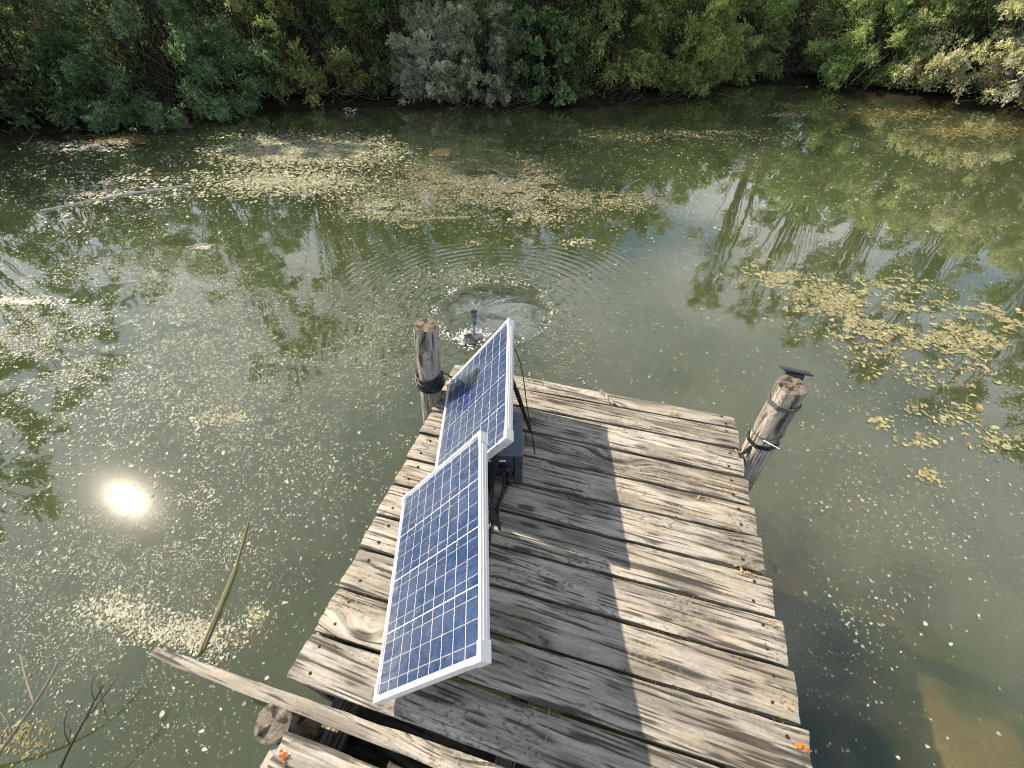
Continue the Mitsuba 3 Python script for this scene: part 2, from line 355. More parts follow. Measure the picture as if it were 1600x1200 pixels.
def plant(name, label, category, x, y, rx, ry, h, rgb, clumps=30, twigs=36, n_leaf=12, twig_len=0.52, leaf=(0.085, 0.028), z0=0.12, low=0.10, up_bias=0.35, out=0.8, clump_r=0.21, seed=0,
          group=None, plume=0.62, low_heavy=1.6, stems=6, bare=0, droop=0.2, trunk_r=0.035, trunk=False, crown_base=None, toward=0.0, var=0.25):
    rng = np.random.default_rng(1000 + seed)
    k = thing(name, label, category, group)
    base_z = z0
    y = y - 0.3
    zb = z0 + low if crown_base is None else crown_base
    cz, rz = (zb + h) / 2, (h - zb) / 2
    # clump centres through the crown, most of them towards its surface
    tz = rng.random((clumps, 1)) ** low_heavy
    prof = np.sqrt(np.clip(1 - ((tz - 0.32) / 0.72) ** 2, 0.04, 1))
    an = rng.uniform(0, 2 * np.pi, (clumps, 1))
    rad = rng.uniform(0.25, 1.0, (clumps, 1)) ** 0.5 * rng.uniform(0.85, 1.12, (clumps, 1))
    c = np.array([x, y, zb]) + np.concatenate([np.cos(an) * rad * prof * rx, np.sin(an) * rad * prof * ry, tz * (h - zb)], 1)
    # every clump is a plume: a leading shoot with side twigs, leaning outwards and up
    src = np.repeat(np.arange(clumps), twigs)
    outd = unit(np.concatenate([np.cos(an) / 1.0, np.sin(an), (tz - 0.35) * 0.9], 1))
    axis_ = unit(out * outd + np.array([0, 0, up_bias]) + 0.33 * rng.normal(size=(clumps, 3)))
    lead = plume * rng.uniform(0.55, 1.35, clumps)
    c = c - axis_ * (lead * 0.4)[:, None]
    sp = np.tile((np.arange(twigs) + 0.5) / twigs, clumps) ** 0.85
    bases = c[src] + axis_[src] * (lead[src] * sp)[:, None] + clump_r * 0.12 * rng.normal(size=(len(src), 3)) - np.array([0, 0, 1.0]) * (droop * 0.5 * lead[src] * sp ** 2)[:, None]
    sidev = rng.normal(size=(len(src), 3))
    sidev = unit(sidev - (sidev * axis_[src]).sum(1, keepdims=True) * axis_[src])
    dirs = unit(axis_[src] * 0.85 + sidev * 0.8 + np.array([0, 0, 0.15]))
    bases[:, 2] = np.maximum(bases[:, 2], zb - 0.05)
    lens = twig_len * 0.62 * rng.uniform(0.6, 1.25, len(src)) * (1.1 - 0.6 * sp)
    cl_tone = np.repeat((1 + 0.22 * rng.normal(size=clumps)).clip(0.55, 1.5)[src], n_leaf * 4)[:, None]
    v, f, cc = leaf_mesh(bases, dirs, lens, n_leaf, leaf[0], leaf[1], rgb, rng, droop=droop, var=var)
    low_ok = (v[:, 2] > 0.02).reshape(-1, 4).all(1)
    nf = len(f) // 2
    f = np.vstack([f[:nf][low_ok], f[nf:][low_ok]])
    # stems, limbs to every clump, and bare twigs
    tubes = []
    roots = np.stack([x + rng.normal(size=stems) * rx * (0.10 if trunk else 0.33), y + rng.normal(size=stems) * ry * (0.10 if trunk else 0.3), np.full(stems, base_z - 0.15)], 1)
    for q in range(clumps):
        r0 = roots[q % stems]
        m1 = r0 + np.array([0, 0, 0.3 * (c[q, 2] - r0[2])]) + (c[q] - r0) * np.array([0.15, 0.15, 0])
        m2 = r0 + (c[q] - r0) * np.array([0.55, 0.55, 0.72]) + rng.normal(size=3) * 0.06
        tr = trunk_r * rng.uniform(0.3, 0.7) if not trunk else trunk_r * 0.35
        tubes.append(tube(curve([r0, m1, m2, c[q]], 7), np.linspace(tr, tr * 0.25, 7), 5, False))
    if trunk:
        top = np.array([x + rng.normal() * 0.25, y + rng.normal() * 0.25, h * 0.93])
        mid = np.array([x + rng.normal() * 0.2, y, h * 0.5])
        tubes.append(tube(curve([[x, y, -0.1], mid, top], 14), np.linspace(trunk_r, trunk_r * 0.2, 14), 8, False))
    ti = rng.integers(0, len(src), int(len(src) * 0.35))
    for q in ti[:500]:
        tubes.append(tube([bases[q], bases[q] + dirs[q] * lens[q] * 0.8], [0.004, 0.002], 3, False))
    if trunk:
        add('trunk', cat_(*tubes), 'bark', k, smooth=True)
    else:
        add('stems', cat_(*tubes), 'bark', k, smooth=True, kind='stuff')
    add('crown', (v, f), 'leaf', k, color=cc * cl_tone)
    if bare:
        bt, cols = [], []
        for q in range(bare):
            a = np.array([x + rng.normal() * rx * 0.55, y - ry * rng.uniform(0.5, 1.05), rng.uniform(-0.05, 0.25)])
            dd = unit(np.array([rng.normal() * 0.7, -rng.uniform(-0.1, 0.7), rng.uniform(-0.25, 0.9)]))
            ln = rng.uniform(0.25, 0.75)
            bnd = unit(rng.normal(size=3)) * 0.12
            m = tube(curve([a, a + dd * ln * 0.5 + bnd * ln, a + dd * ln], 6), np.linspace(0.006, 0.002, 6), 4, False)
            bt.append(m)
            cols.append(np.tile(np.array([0.11, 0.095, 0.085]) * rng.uniform(0.5, 1.6), (len(m.vertices), 1)))
        m = cat_(*bt)
        add('bare_twigs', m, 'dry_twig', k, color=np.vstack(cols), kind='stuff')
    return k


OLIVE, DARK, BLUE, GREEN, YEL, PALE, SILV = (0.105, 0.122, 0.040), (0.040, 0.068, 0.030), (0.060, 0.098, 0.046), (0.060, 0.110, 0.030), (0.115, 0.150, 0.042), (0.225, 0.26, 0.10), (0.21, 0.275, 0.135)
S = dict(category='bush')
plant('bush', 'dark leafy bush at the far left corner of the pond', 'bush', -8.7, 9.0, 1.5, 1.1, 3.4, DARK, clumps=116, twigs=29, seed=1, bare=25, leaf=(0.07, 0.03))
plant('bush', 'blue-green feathery bush leaning out low over the water on the left bank', 'bush', -6.35, 9.75, 1.75, 1.25, 3.3, BLUE, clumps=162, twigs=34, seed=2, bare=30, leaf=(0.075, 0.016), n_leaf=18, twig_len=0.5, up_bias=0.12, out=1.0)
plant('bush', 'pale olive bush rising behind the dark one at the left edge', 'bush', -9.9, 10.9, 1.5, 1.0, 3.6, (0.10, 0.11, 0.045), clumps=91, twigs=23, seed=3, leaf=(0.08, 0.02), n_leaf=14)
plant('bush', 'olive yellow bush with upright spiky shoots left of the dark gap', 'bush', -3.75, 10.75, 1.15, 0.75, 3.4, OLIVE, clumps=110, twigs=30, seed=4, bare=25, leaf=(0.06, 0.022), up_bias=0.75, out=0.6, n_leaf=16, twig_len=0.48)
plant('bush', 'dark green bush between the olive bush and the silvery shrub', 'bush', -2.35, 11.25, 0.85, 0.8, 3.8, (0.045, 0.07, 0.026), clumps=85, twigs=26, seed=5, bare=12)
plant('shrub', 'silvery grey-leaved shrub at the water on the far bank', 'shrub', -1.45, 10.35, 0.55, 0.42, 1.35, SILV, clumps=64, twigs=30, seed=6, bare=20, leaf=(0.07, 0.016), n_leaf=16, twig_len=0.34, up_bias=0.55, clump_r=0.2, stems=8)
plant('shrub', 'grey-green shrub right beside the silvery one', 'shrub', -0.45, 10.4, 0.68, 0.42, 1.4, (0.12, 0.145, 0.085), clumps=70, twigs=30, seed=7, bare=20, leaf=(0.065, 0.018), n_leaf=15, twig_len=0.34, up_bias=0.4, clump_r=0.22, stems=8)
plant('bush', 'tall green bush standing behind the silvery shrub', 'bush', -0.7, 11.6, 1.2, 0.8, 3.9, (0.055, 0.095, 0.026), clumps=110, twigs=28, seed=8, leaf=(0.06, 0.035))
plant('bush', 'fresh green broad-leaved bush in the middle of the far bank', 'bush', 0.75, 10.6, 0.78, 0.62, 2.6, (0.060, 0.098, 0.038), clumps=91, twigs=30, seed=9, bare=10, leaf=(0.065, 0.042), n_leaf=12, twig_len=0.3, up_bias=0.1, out=0.7)
plant('bush', 'olive green bush with hanging foliage over a dark hollow', 'bush', 1.95, 11.05, 1.0, 0.75, 3.7, (0.11, 0.13, 0.042), clumps=105, twigs=30, seed=10, leaf=(0.06, 0.025), crown_base=0.55, bare=24, droop=0.5, up_bias=0.0)
plant('bush', 'bright green willowy bush with upright sprays', 'bush', 3.45, 11.15, 1.0, 0.75, 2.7, YEL, clumps=116, twigs=30, seed=11, bare=25, leaf=(0.085, 0.02), n_leaf=16, up_bias=0.8, out=0.7, twig_len=0.5)
plant('bush', 'mid-green bush receding to the back corner of the pond', 'bush', 4.95, 12.7, 1.15, 0.9, 2.3, (0.09, 0.13, 0.045), clumps=116, twigs=29, seed=12, bare=15, leaf=(0.075, 0.02), n_leaf=15)
plant('bush', 'half-bare brownish bush over the dark hollow in the back corner', 'bush', 6.55, 13.2, 0.85, 0.6, 2.0, (0.115, 0.105, 0.06), clumps=70, twigs=16, seed=13, bare=110, leaf=(0.055, 0.016), n_leaf=9, crown_base=0.7, stems=10)
plant('bush', 'mid-green bush just right of the dark hollow', 'bush', 7.95, 11.85, 1.05, 1.0, 2.7, (0.11, 0.155, 0.052), clumps=129, twigs=31, seed=14, bare=20, leaf=(0.08, 0.022), n_leaf=15, up_bias=0.25)
plant('bush', 'light green bush on the right bank, second from the right edge', 'bush', 8.95, 10.7, 0.95, 0.85, 2.5, PALE, clumps=123, twigs=31, seed=15, bare=25, leaf=(0.085, 0.026), n_leaf=13, up_bias=0.3)
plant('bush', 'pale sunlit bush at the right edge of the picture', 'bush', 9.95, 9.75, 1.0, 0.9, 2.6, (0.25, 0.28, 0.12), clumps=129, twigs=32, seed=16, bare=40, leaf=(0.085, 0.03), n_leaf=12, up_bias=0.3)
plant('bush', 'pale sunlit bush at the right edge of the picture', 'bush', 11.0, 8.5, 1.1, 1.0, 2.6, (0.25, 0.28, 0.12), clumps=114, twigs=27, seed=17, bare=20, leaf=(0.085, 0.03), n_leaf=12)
labels['bush_014']['label'] = 'outermost pale bush on the right bank, cut off by the right edge'

plant('bush', 'dark bush filling the gap beside the blue-green feathery one', 'bush', -5.0, 11.3, .9, .7, 2.6, DARK, clumps=84, twigs=26, seed=18)
plant('bush', 'low dark bush deep in the back corner of the pond', 'bush', 5.9, 14.1, 1.0, .6, 2.0, DARK, clumps=72, twigs=26, seed=19, low=0.0)

# low dark leafy growth along the bank, under and behind the bushes
grng = np.random.default_rng(77)
path = np.array([(-11.5, 4.0), (-10.2, 7.0)] + [tuple(q) for q in SHORE[1:17]] + [(11.6, 7.4)])
seg_len = np.r_[0, np.cumsum(np.linalg.norm(np.diff(path, axis=0), axis=1))]
tt = grng.uniform(0, seg_len[-1], 14000)
gp = np.stack([np.interp(tt, seg_len, path[:, 0]), np.interp(tt, seg_len, path[:, 1])], 1)
tan = np.stack([np.interp(tt + .2, seg_len, path[:, 0]), np.interp(tt + .2, seg_len, path[:, 1])], 1) - gp
outn = unit(np.stack([-tan[:, 1], tan[:, 0]], 1) + 1e-6)
gp = gp + outn * (0.15 + 2.6 * grng.random((len(gp), 1)) ** 1.3)
gb = np.c_[gp, ground_z(gp[:, 0], gp[:, 1]) + 1.5 * grng.random(len(gp)) ** 1.3]
gd = unit(grng.normal(size=(len(gp), 3)) * 0.7 + np.array([0, 0, 0.8]))
v, f, cc = leaf_mesh(gb, gd, grng.uniform(.2, .5, len(gp)), 9, .075, .034, (0.034, 0.056, 0.022), grng)
add('undergrowth', (v, f), 'leaf', color=cc, label='dark leafy undergrowth along the far bank', category='undergrowth', kind='stuff')

GB = 'trees behind the bank, seen mostly as reflections'
LB = 'tall green tree behind the bushes, mirrored in the pond'
for i, (x, y, rx, h, cb, nc, c) in enumerate([(-12.6, 9.4, 1.7, 7.8, .2, 40, DARK), (-8.2, 12.3, 1.9, 9.6, .2, 46, (0.05, 0.08, 0.03)), (-5.2, 12.6, 1.8, 9.0, .2, 44, (0.05, 0.078, 0.026)), (-3.0, 12.9, 1.6, 7.8, .2, 42, DARK),
                                              (-1.2, 13.2, 1.6, 6.5, .2, 42, (0.05, 0.08, 0.026)), (0.7, 12.9, 1.5, 5.4, .2, 42, DARK), (2.6, 13.2, 1.3, 4.0, .2, 40, (0.07, 0.10, 0.03)), (4.4, 14.4, 1.3, 2.6, .2, 40, (0.06, 0.09, 0.03)),
                                              (6.2, 15.0, 1.4, 2.5, .2, 40, (0.05, 0.08, 0.03)), (8.6, 13.8, 1.5, 3.2, .2, 44, (0.08, 0.11, 0.035)), (10.4, 12.2, 1.5, 3.4, .2, 44, (0.10, 0.13, 0.04)), (12.0, 10.2, 1.5, 3.3, .2, 40, (0.10, 0.13, 0.04)),
                                              (-11.2, 6.6, 1.5, 5.6, .2, 36, DARK), (-12.0, 2.6, 1.5, 5.2, .2, 34, DARK)]):
    plant('tree', LB, 'tree', x, y, rx, 1.1, h, c, clumps=nc + 8, twigs=34, n_leaf=11, twig_len=0.55, leaf=(0.115, 0.045), clump_r=0.36, low_heavy=1.15, seed=40 + i, group=GB, trunk=True, trunk_r=0.09, stems=2, low=0.05)
GS = 'slender trees with open crowns behind the right bank'
LS = 'slender tall tree with thin open crown, mirrored on the right'
for i, (x, y, rx, h) in enumerate([(8.3, 16.0, 1.1, 8.6), (9.9, 14.9, 1.2, 8.9), (11.3, 13.4, 1.2, 8.3), (12.6, 11.9, 1.2, 8.8), (13.3, 9.6, 1.2, 8.0), (13.6, 7.2, 1.1, 7.6)]):
    plant('slender_tree', LS, 'tree', x, y, rx, 1.0, h, (0.095, 0.105, 0.036), clumps=46, twigs=26, n_leaf=9, twig_len=0.8, leaf=(0.10, 0.036), clump_r=0.40, low_heavy=0.9, seed=70 + i, group=GS, trunk=True, trunk_r=0.085, stems=1, crown_base=2.2, up_bias=0.9)
k = plant('tree', 'dark tree on the left bank whose thin branch is mirrored near the sun glint', 'tree', -9.4, 4.5, 1.1, 1.0, 5.5, DARK, clumps=44, twigs=30, n_leaf=11, twig_len=0.5, leaf=(0.10, 0.04), clump_r=0.34, seed=90, trunk=True, trunk_r=0.10, stems=2, low=0.3)

# ------------------------------------------------------------------ floating weed and pollen
PATCH = [  # name, x, y, half axis 1, half axis 2, angle 1, angle 2, count per m2, size, colour, clumpiness
    ('nearleft', -2.91, 3.05, 1.39, 1.54, -1, 120, 3040, 0.00464, 0, 0.52), ('nearleft2', -3.36, 2.32, .69, 1.11, -1, 128, 2338, 0.00464, 0, 0.52), ('lowleft', -1.80, .66, .56, .55, 0, 125, 6702, 0.00238, 0, .42),
    ('midleft', -1.65, 1.93, .66, .77, -1, 113, 3620, 0.00341, 0, 0.4), ('leftfar', -5.35, 5.81, 1.51, 1.29, -1, 125, 420, 0.013, 4, .55), ('glow', -1.52, .92, .49, .21, 0, 118, 4965, 0.00286, 0, .50),
    ('film', -3.54, 7.11, .78, .75, -1, 111, 2600, 0.016, 1, .2), ('film2', -2.47, 7.08, .68, .65, -1, 105, 2400, 0.016, 1, .2), ('film3', -2.85, 5.76, .91, .44, -1, 110, 2500, 0.015, 1, .25),
    ('mat700', -.63, 5.72, 1.14, .92, -1, 95, 3000, 0.0082, 2, .45), ('y600', -1.45, 4.92, .44, .33, -1, 102, 4400, 0.0082, 1, .4), ('beige820', .17, 5.38, .47, .84, -1, 88, 3000, 0.0088, 2, .45),
    ('y930', 1.13, 5.06, .59, .31, -1, 81, 2600, 0.0095, 3, .45), ('y840', .29, 4.60, .24, .13, -1, 87, 1700, 0.014, 3, .3), ('y900', .65, 4.05, .16, .08, -1, 84, 1700, 0.013, 1, .3),
    ('strip1100', 3.12, 7.71, 1.43, .34, -2, 72, 620, 0.016, 3, .5), ('strip1000', 1.03, 7.49, .60, .35, -1, 84, 380, 0.014, 1, .5), ('edge1350', 6.46, 9.02, 1.26, .38, -2, 59, 900, 0.016, 5, .4),
    ('edge1500', 7.54, 7.85, .82, .47, -2, 52, 900, 0.016, 5, .4), ('edge1250', 5.75, 9.70, .61, .29, -2, 64, 900, 0.016, 5, .4), ('strip1230', 5.04, 8.97, .23, .15, -2, 65, 2500, 0.014, 3, .2),
    ('orange690', -1.0, 6.95, .12, .12, -1, 96, 6500, 0.016, 6, .0), ('edge70', -6.60, 7.34, .60, .33, -1, 125, 1500, 0.016, 4, .4), ('brown200', -6.27, 7.75, .42, .34, -1, 123, 2200, 0.018, 5, .3),
    ('K1', 2.36, 3.38, .25, .26, -1, 66, 4180, 0.0115, 3, .62), ('K2', 2.62, 2.97, .31, .32, -1, 62, 4180, 0.0115, 3, .62), ('K3', 2.97, 2.70, .39, .50, -1, 57, 3740, 0.0115, 3, .62),
    ('K4', 3.19, 3.21, .38, .24, -1, 58, 1980, 0.0115, 3, .62), ('K5', 3.28, 2.46, .42, .47, -1, 53, 3740, 0.0115, 3, .62), ('K6', 3.80, 2.69, .29, .32, -1, 50, 2640, 0.0115, 3, .62), ('K7', 2.63, 2.55, .19, .23, -1, 59, 3740, 0.0115, 3, .62),
    ('L1', 2.21, 1.67, .07, .06, -1, 58, 3000, 0.012, 3, .3), ('L2', 2.36, 1.53, .11, .06, -1, 55, 2400, 0.012, 3, .3), ('L3', 2.23, 1.29, .09, .06, -1, 55, 2400, 0.012, 3, .3),
    ('L4', 2.72, 1.72, .15, .10, -1, 53, 1700, 0.013, 3, .4), ('L5', 2.79, 1.52, .15, .09, -1, 51, 1700, 0.013, 3, .4), ('L6', 2.49, 1.77, .08, .05, -1, 56, 1700, 0.012, 3, .3),
    ('M1', -1.71, .65, .14, .08, 0, 123, 15850, 0.0045, 0, .3), ('M2', -1.45, .57, .16, .07, 0, 120, 15850, 0.0045, 0, .3), ('M3', -1.27, .54, .09, .08, 0, 117, 18115, 0.0045, 0, .2), ('M4', -1.10, .63, .05, .05, 0, 113, 15850, 0.0042, 1, .3),
    ('M5', -1.25, .56, .16, .05, 0, 116, 11322, 0.0042, 2, .3), ('M6', -1.76, .23, .09, .06, 0, 129, 13586, 0.0042, 5, .3), ('ringL', -.98, 2.44, .28, .54, -1, 102, 4119, 0.00435, 0, .35), ('ringR', .40, 2.74, .25, .60, -1, 85, 2059, 0.0045, 0, .35),
    ('ringT', -.34, 3.42, .57, .16, -1, 93, 1800, 0.007, 0, .3), ('lowright', 1.88, 1.02, .56, .45, 0, 57, 743, 0.0044, 0, .3), ('lowright2', 1.30, .52, .31, .32, 0, 62, 928, 0.00384, 0, .3), ('right', 2.14, 1.73, .58, .61, -1, 59, 230, .0045, 0, .3),
    ('mid', 1.83, 6.54, 2.25, 1.77, -1, 78, 90, 0.011, 1, .5), ('rightfar', 4.64, 5.29, 1.37, 1.48, -1, 57, 90, 0.01, 1, .5), ('p313', -3.06, 4.01, .08, .07, -1, 117, 6000, 0.01, 4, .0),
    ('p700', -.69, 4.65, .21, .04, -1, 96, 2500, 0.01, 3, .2), ('p630', -1.07, 4.42, .08, .05, -1, 99, 4000, 0.01, 3, .1), ('p745', -.34, 4.04, .08, .05, -1, 93, 3000, 0.01, 3, .1), ('streakA', -4.72, 5.47, .88, .35, -1, 122, 900, 0.013, 4, .5),
    ('streakB', -4.04, 3.06, .32, .07, -1, 129, 3500, 0.011, 4, .1), ('yl350', -1.76, 1.74, .20, .06, -1, 115, 3000, 0.007, 1, .4), ('near300', -1.62, 1.19, .10, .11, 0, 117, 3572, 0.0048, 0, .4), ('nearR', -.90, 1.18, .23, .23, 0, 106, 1143, 0.004, 0, .3)]
COLS = 0.64 * np.array([(.48, .48, .39), (.46, .47, .31), (.40, .37, .26), (.39, .365, .20), (.55, .54, .45), (.28, .23, .09), (.62, .42, .18)])


def flecks(cells, seed):
    """Many small irregular flat pieces floating on the water: (vertices, faces, colours)."""
    rng = np.random.default_rng(seed)
    P, Z, C = [], [], []
    for (nm, x, y, a, b, t1, t2, dens, size, ci, clump) in cells:
        e1 = a * np.array([math.cos(math.radians(t1)), math.sin(math.radians(t1))])
        e2 = b * np.array([math.cos(math.radians(t2)), math.sin(math.radians(t2))])
        area = abs(e1[0] * e2[1] - e1[1] * e2[0]) * math.pi * 1.4
        n = int(area * dens * 1.3)
        g = rng.normal(size=(n, 2)) * 0.62
        q = np.array([x, y]) + g[:, :1] * e1 + g[:, 1:] * e2
        p3 = np.c_[q, np.zeros(n)]
        sc = 1 / max(0.12, min(a, b))
        field = 0.36 * nfbm(p3 * 2.2 * sc * np.array([1, 1.6, 1]), 4, seed + 3) + 0.34 * nfbm(p3 * np.array([14, 22, 1]), 3, seed + 8) + 0.30 * nfbm(p3 * np.array([2.4, 4.5, 1]), 4, seed + 5)
        ok = field > 0.5 + 0.42 * (clump - 0.62)
        q = q[ok]
        P.append(q)
        Z.append(size * np.exp(np.minimum(0.5 * rng.normal(size=len(q)) - 0.12, 0.75)))
        C.append(COLS[ci] * (1 + 0.34 * rng.normal(size=(len(q), 1))).clip(0.25, 1.5) * (1 + 0.08 * rng.normal(size=(len(q), 3))))
    P, Z, C = np.vstack(P), np.concatenate(Z), np.vstack(C)
    ok = shapely.contains_xy(POND, P[:, 0], P[:, 1])
    P, Z, C = P[ok], Z[ok], C[ok]
    n = len(P)
    ang = np.sort(rng.uniform(0, 2 * np.pi, (n, 1)) + np.arange(5) * 2 * np.pi / 5 + rng.normal(size=(n, 5)) * 0.35, axis=1)
    rr = Z[:, None] * rng.uniform(0.55, 1.15, (n, 5))
    st = rng.uniform(0.45, 1.0, (n, 1))
    th = rng.uniform(0, np.pi, (n, 1))
    lx, ly = rr * np.cos(ang), rr * np.sin(ang) * st
    X = P[:, :1] + np.cos(th) * lx - np.sin(th) * ly
    Y = P[:, 1:] + np.sin(th) * lx + np.cos(th) * ly
    tilt = rng.normal(size=(n, 2)) * 0.10
    ZZ = water_z(P[:, :1], P[:, 1:]) + 0.003 + 0.003 * rng.random((n, 1)) + (X - P[:, :1]) * tilt[:, :1] + (Y - P[:, 1:]) * tilt[:, 1:]
    v = np.stack([X, Y, np.maximum(ZZ, water_z(P[:, :1], P[:, 1:]) + 0.0015)], -1).reshape(-1, 3)
    i = np.arange(n)[:, None] * 5
    f = np.vstack([i + np.array(t) for t in ((0, 1, 2), (0, 2, 3), (0, 3, 4))])
    return v, f, np.repeat(np.clip(C, .02, .75), 5, axis=0)


FILM = {'film', 'film2', 'film3', 'y600'}
MAT = [c for c in PATCH if c[0][0] in 'KL' and c[0][1].isdigit()]
NEAR = [c for c in PATCH if c[0][0] == 'M']
SPECK = [c for c in PATCH if c[0] not in FILM and c not in MAT and c not in NEAR]
SPECK.append(('all', 0, 4.5, 5.5, 5.0, 0, 90, 70, 0.0065, 0, .3))
for nm, cells, lab, cate in (('pollen', SPECK, 'pale specks of duckweed and pollen scattered over the pond', 'pondweed'), ('algae_film', [c for c in PATCH if c[0] in FILM], 'pale sunlit algae film on the far left water', 'algae'),
                             ('weed_mat', MAT, 'yellowish floating weed mat right of the dock', 'pondweed'), ('weed_clump', NEAR, 'matted weed clumps beside the loose board', 'pondweed')):
    v, f, c = flecks(cells, 17 + len(nm))
    add(nm, (v, f), 'fleck', color=c, label=lab, category=cate, kind='stuff')

# ------------------------------------------------------------------ the dock


def duv(u, v, z=DECK):
    """Dock coordinates (u across along the planks, v away from the shore) to the world."""
    q = np.asarray(u)[..., None] * EX + np.asarray(v)[..., None] * EY
    return np.concatenate([q, np.broadcast_to(np.asarray(z, float), q.shape[:-1])[..., None]], -1)


def board(uL, vL0, vL1, uR, vR0, vR1, top, thick, seed, nu=64, nv=12, rag=0.006, warp=0.003):
    """A weathered board between its left edge (u, near v, far v) and right edge, worn ends and edges: (mesh, uv)."""
    rng = np.random.default_rng(seed)
    s, t = np.meshgrid(np.linspace(0, 1, nu), np.linspace(0, 1, nv), indexing='ij')
    edge = np.minimum(t, 1 - t)
    u = uL + (uR - uL) * s
    v = (vL0 + (vR0 - vL0) * s) * (1 - t) + (vL1 + (vR1 - vL1) * s) * t
    q = np.stack([u * 9, v * 0, np.full_like(u, seed * 3.3)], -1)
    v = v + (1 - t) ** 3 * 0.009 * (nfbm(q, 4, seed) - 0.5) + t ** 3 * 0.009 * (nfbm(q + 40, 4, seed) - 0.5)
    e = np.stack([v * 45, u * 0, np.full_like(u, seed * 1.7)], -1)
    u = u + np.where(s < 0.5, 1, -1) * np.clip(1 - np.minimum(s, 1 - s) / 0.08, 0, 1) * rag * 2 * nfbm(e, 4, seed + 5)
    g = np.stack([u * 4, v * 75, np.full_like(u, seed)], -1)
    z = top + warp * (2 * nfbm(np.stack([u * 1.3, v * 5, v * 0 + seed], -1), 2, seed) - 1) + 0.0022 * (nfbm(g, 3, seed) - 0.5)
    z = z - 0.004 * np.clip(1 - edge / 0.07, 0, 1) ** 2 - 0.004 * np.clip(1 - np.minimum(s, 1 - s) / 0.012, 0, 1) ** 2
    tv = duv(u, v, z).reshape(-1, 3)
    bv = duv(u, v, np.full_like(z, top - thick)).reshape(-1, 3)
    uvt = np.stack([u + seed * 1.37, v + seed * 0.61], -1).reshape(-1, 2)
    i, j = np.meshgrid(np.arange(nu - 1), np.arange(nv - 1), indexing='ij')
    k = (i * nv + j).reshape(-1)
    quads = np.stack([k, k + nv, k + nv + 1, k + 1], 1)
    V, UV, F = [tv], [uvt], [quads]
    n = len(tv)

    def rim(idx, du, dv):
        nonlocal n
        V.extend([tv[idx], bv[idx]])
        UV.extend([uvt[idx], uvt[idx] + np.array([du, dv])])
        a = np.arange(len(idx) - 1)
        F.append(np.stack([n + a, n + a + 1, n + len(idx) + a + 1, n + len(idx) + a], 1))
        n += 2 * len(idx)
    rim(np.arange(nu) * nv, 0, -thick)
    rim(np.arange(nu) * nv + nv - 1, 0, thick)
    rim(np.arange(nv), thick, 0)
    rim((nu - 1) * nv + np.arange(nv), thick, 0)
    V.append(bv[[0, nv - 1, (nu - 1) * nv, nu * nv - 1]])
    UV.append(uvt[[0, nv - 1, (nu - 1) * nv, nu * nv - 1]])
    F.append(np.array([[n, n + 1, n + 3, n + 2]]))
    q = np.vstack(F)
    return trimesh.Trimesh(np.vstack(V), np.vstack([q[:, [0, 1, 2]], q[:, [0, 2, 3]]]), process=False), np.vstack(UV)


dock = thing('dock', 'weathered grey plank dock jutting into the pond', 'dock')
VL = [1.608, 1.509, 1.387, 1.248, 1.104, 0.951, 0.815, 0.667, 0.525, 0.375, 0.226, 0.085]
UL = [-.847, -.846, -.832, -.838, -.822, -.814, -.803, -.794, -.785, -.778, -.779, -.769]
VR = [1.654, 1.571, 1.444, 1.293, 1.159, 1.021, 0.872, 0.728, 0.585, 0.439, 0.290, 0.140]
UR = [.615, .622, .631, .650, .660, .674, .692, .712, .726, .745, .760, .775]
prng = np.random.default_rng(3)
nail_m = []
for i in range(11):
    g = prng.uniform(0.004, 0.008, 4)
    ul, ur = (UL[i] + UL[i + 1]) / 2 + prng.normal() * 0.003, (UR[i] + UR[i + 1]) / 2 + prng.normal() * 0.0015
    top = DECK + prng.normal() * 0.0022
    m, uvs = board(ul, VL[i + 1] + g[0], VL[i] - g[1], ur, VR[i + 1] + g[2], VR[i] - g[3], top, 0.032, i + 1)
    add('plank', m, 'wood', dock, smooth=True, uv=uvs)
    for uu in (ul + 0.07, ur - 0.07):
        for tt in (0.25, 0.75):
            s = (uu - ul) / (ur - ul)
            vv = (VL[i + 1] + (VR[i + 1] - VL[i + 1]) * s) * (1 - tt) + (VL[i] + (VR[i] - VL[i]) * s) * tt
            c = trimesh.creation.cylinder(0.0052, 0.004, sections=8)
            c.apply_translation(duv(uu + prng.normal() * 0.006, vv, top + 0.0005))
            nail_m.append(c)
for j, (a, b) in enumerate([(-.017, -.165), (-.172, -.32), (-.327, -.475), (-.482, -.63), (-.637, -.785), (-.792, -.94), (-.947, -1.1), (-1.107, -1.26), (-1.267, -1.42), (-1.427, -1.6)]):
    m, uvs = board(-.695 if j < 3 else -.75, b, a, .80, b + .05, a + .05, DECK + prng.normal() * 0.002, 0.032, 20 + j, nu=40)
    add('plank', m, 'wood', dock, smooth=True, uv=uvs)
add('nails', cat_(*nail_m), 'rust', dock, kind='stuff')


def timber(u0, u1, v0, v1, z0, z1, seed):
    m = box(0, 1, 0, 1, 0, 1)
    m = m.subdivide().subdivide()
    q = m.vertices
    w = duv(u0 + (u1 - u0) * q[:, 0], v0 + (v1 - v0) * q[:, 1], z0 + (z1 - z0) * q[:, 2])
    w += 0.012 * (nfbm(np.c_[w[:, :2] * 8, w[:, 2] * 8 + seed], 3, seed)[:, None] - 0.5) * np.array([1, 1, 0.6])
    long_u = (u1 - u0) > (v1 - v0)
    uvs = np.c_[(q[:, 0] * (u1 - u0) if long_u else q[:, 1] * (v1 - v0)) + seed, (q[:, 1] * (v1 - v0) if long_u else q[:, 0] * (u1 - u0)) + q[:, 2] * (z1 - z0) + seed * .7]
    return trimesh.Trimesh(w, m.faces, process=False), uvs


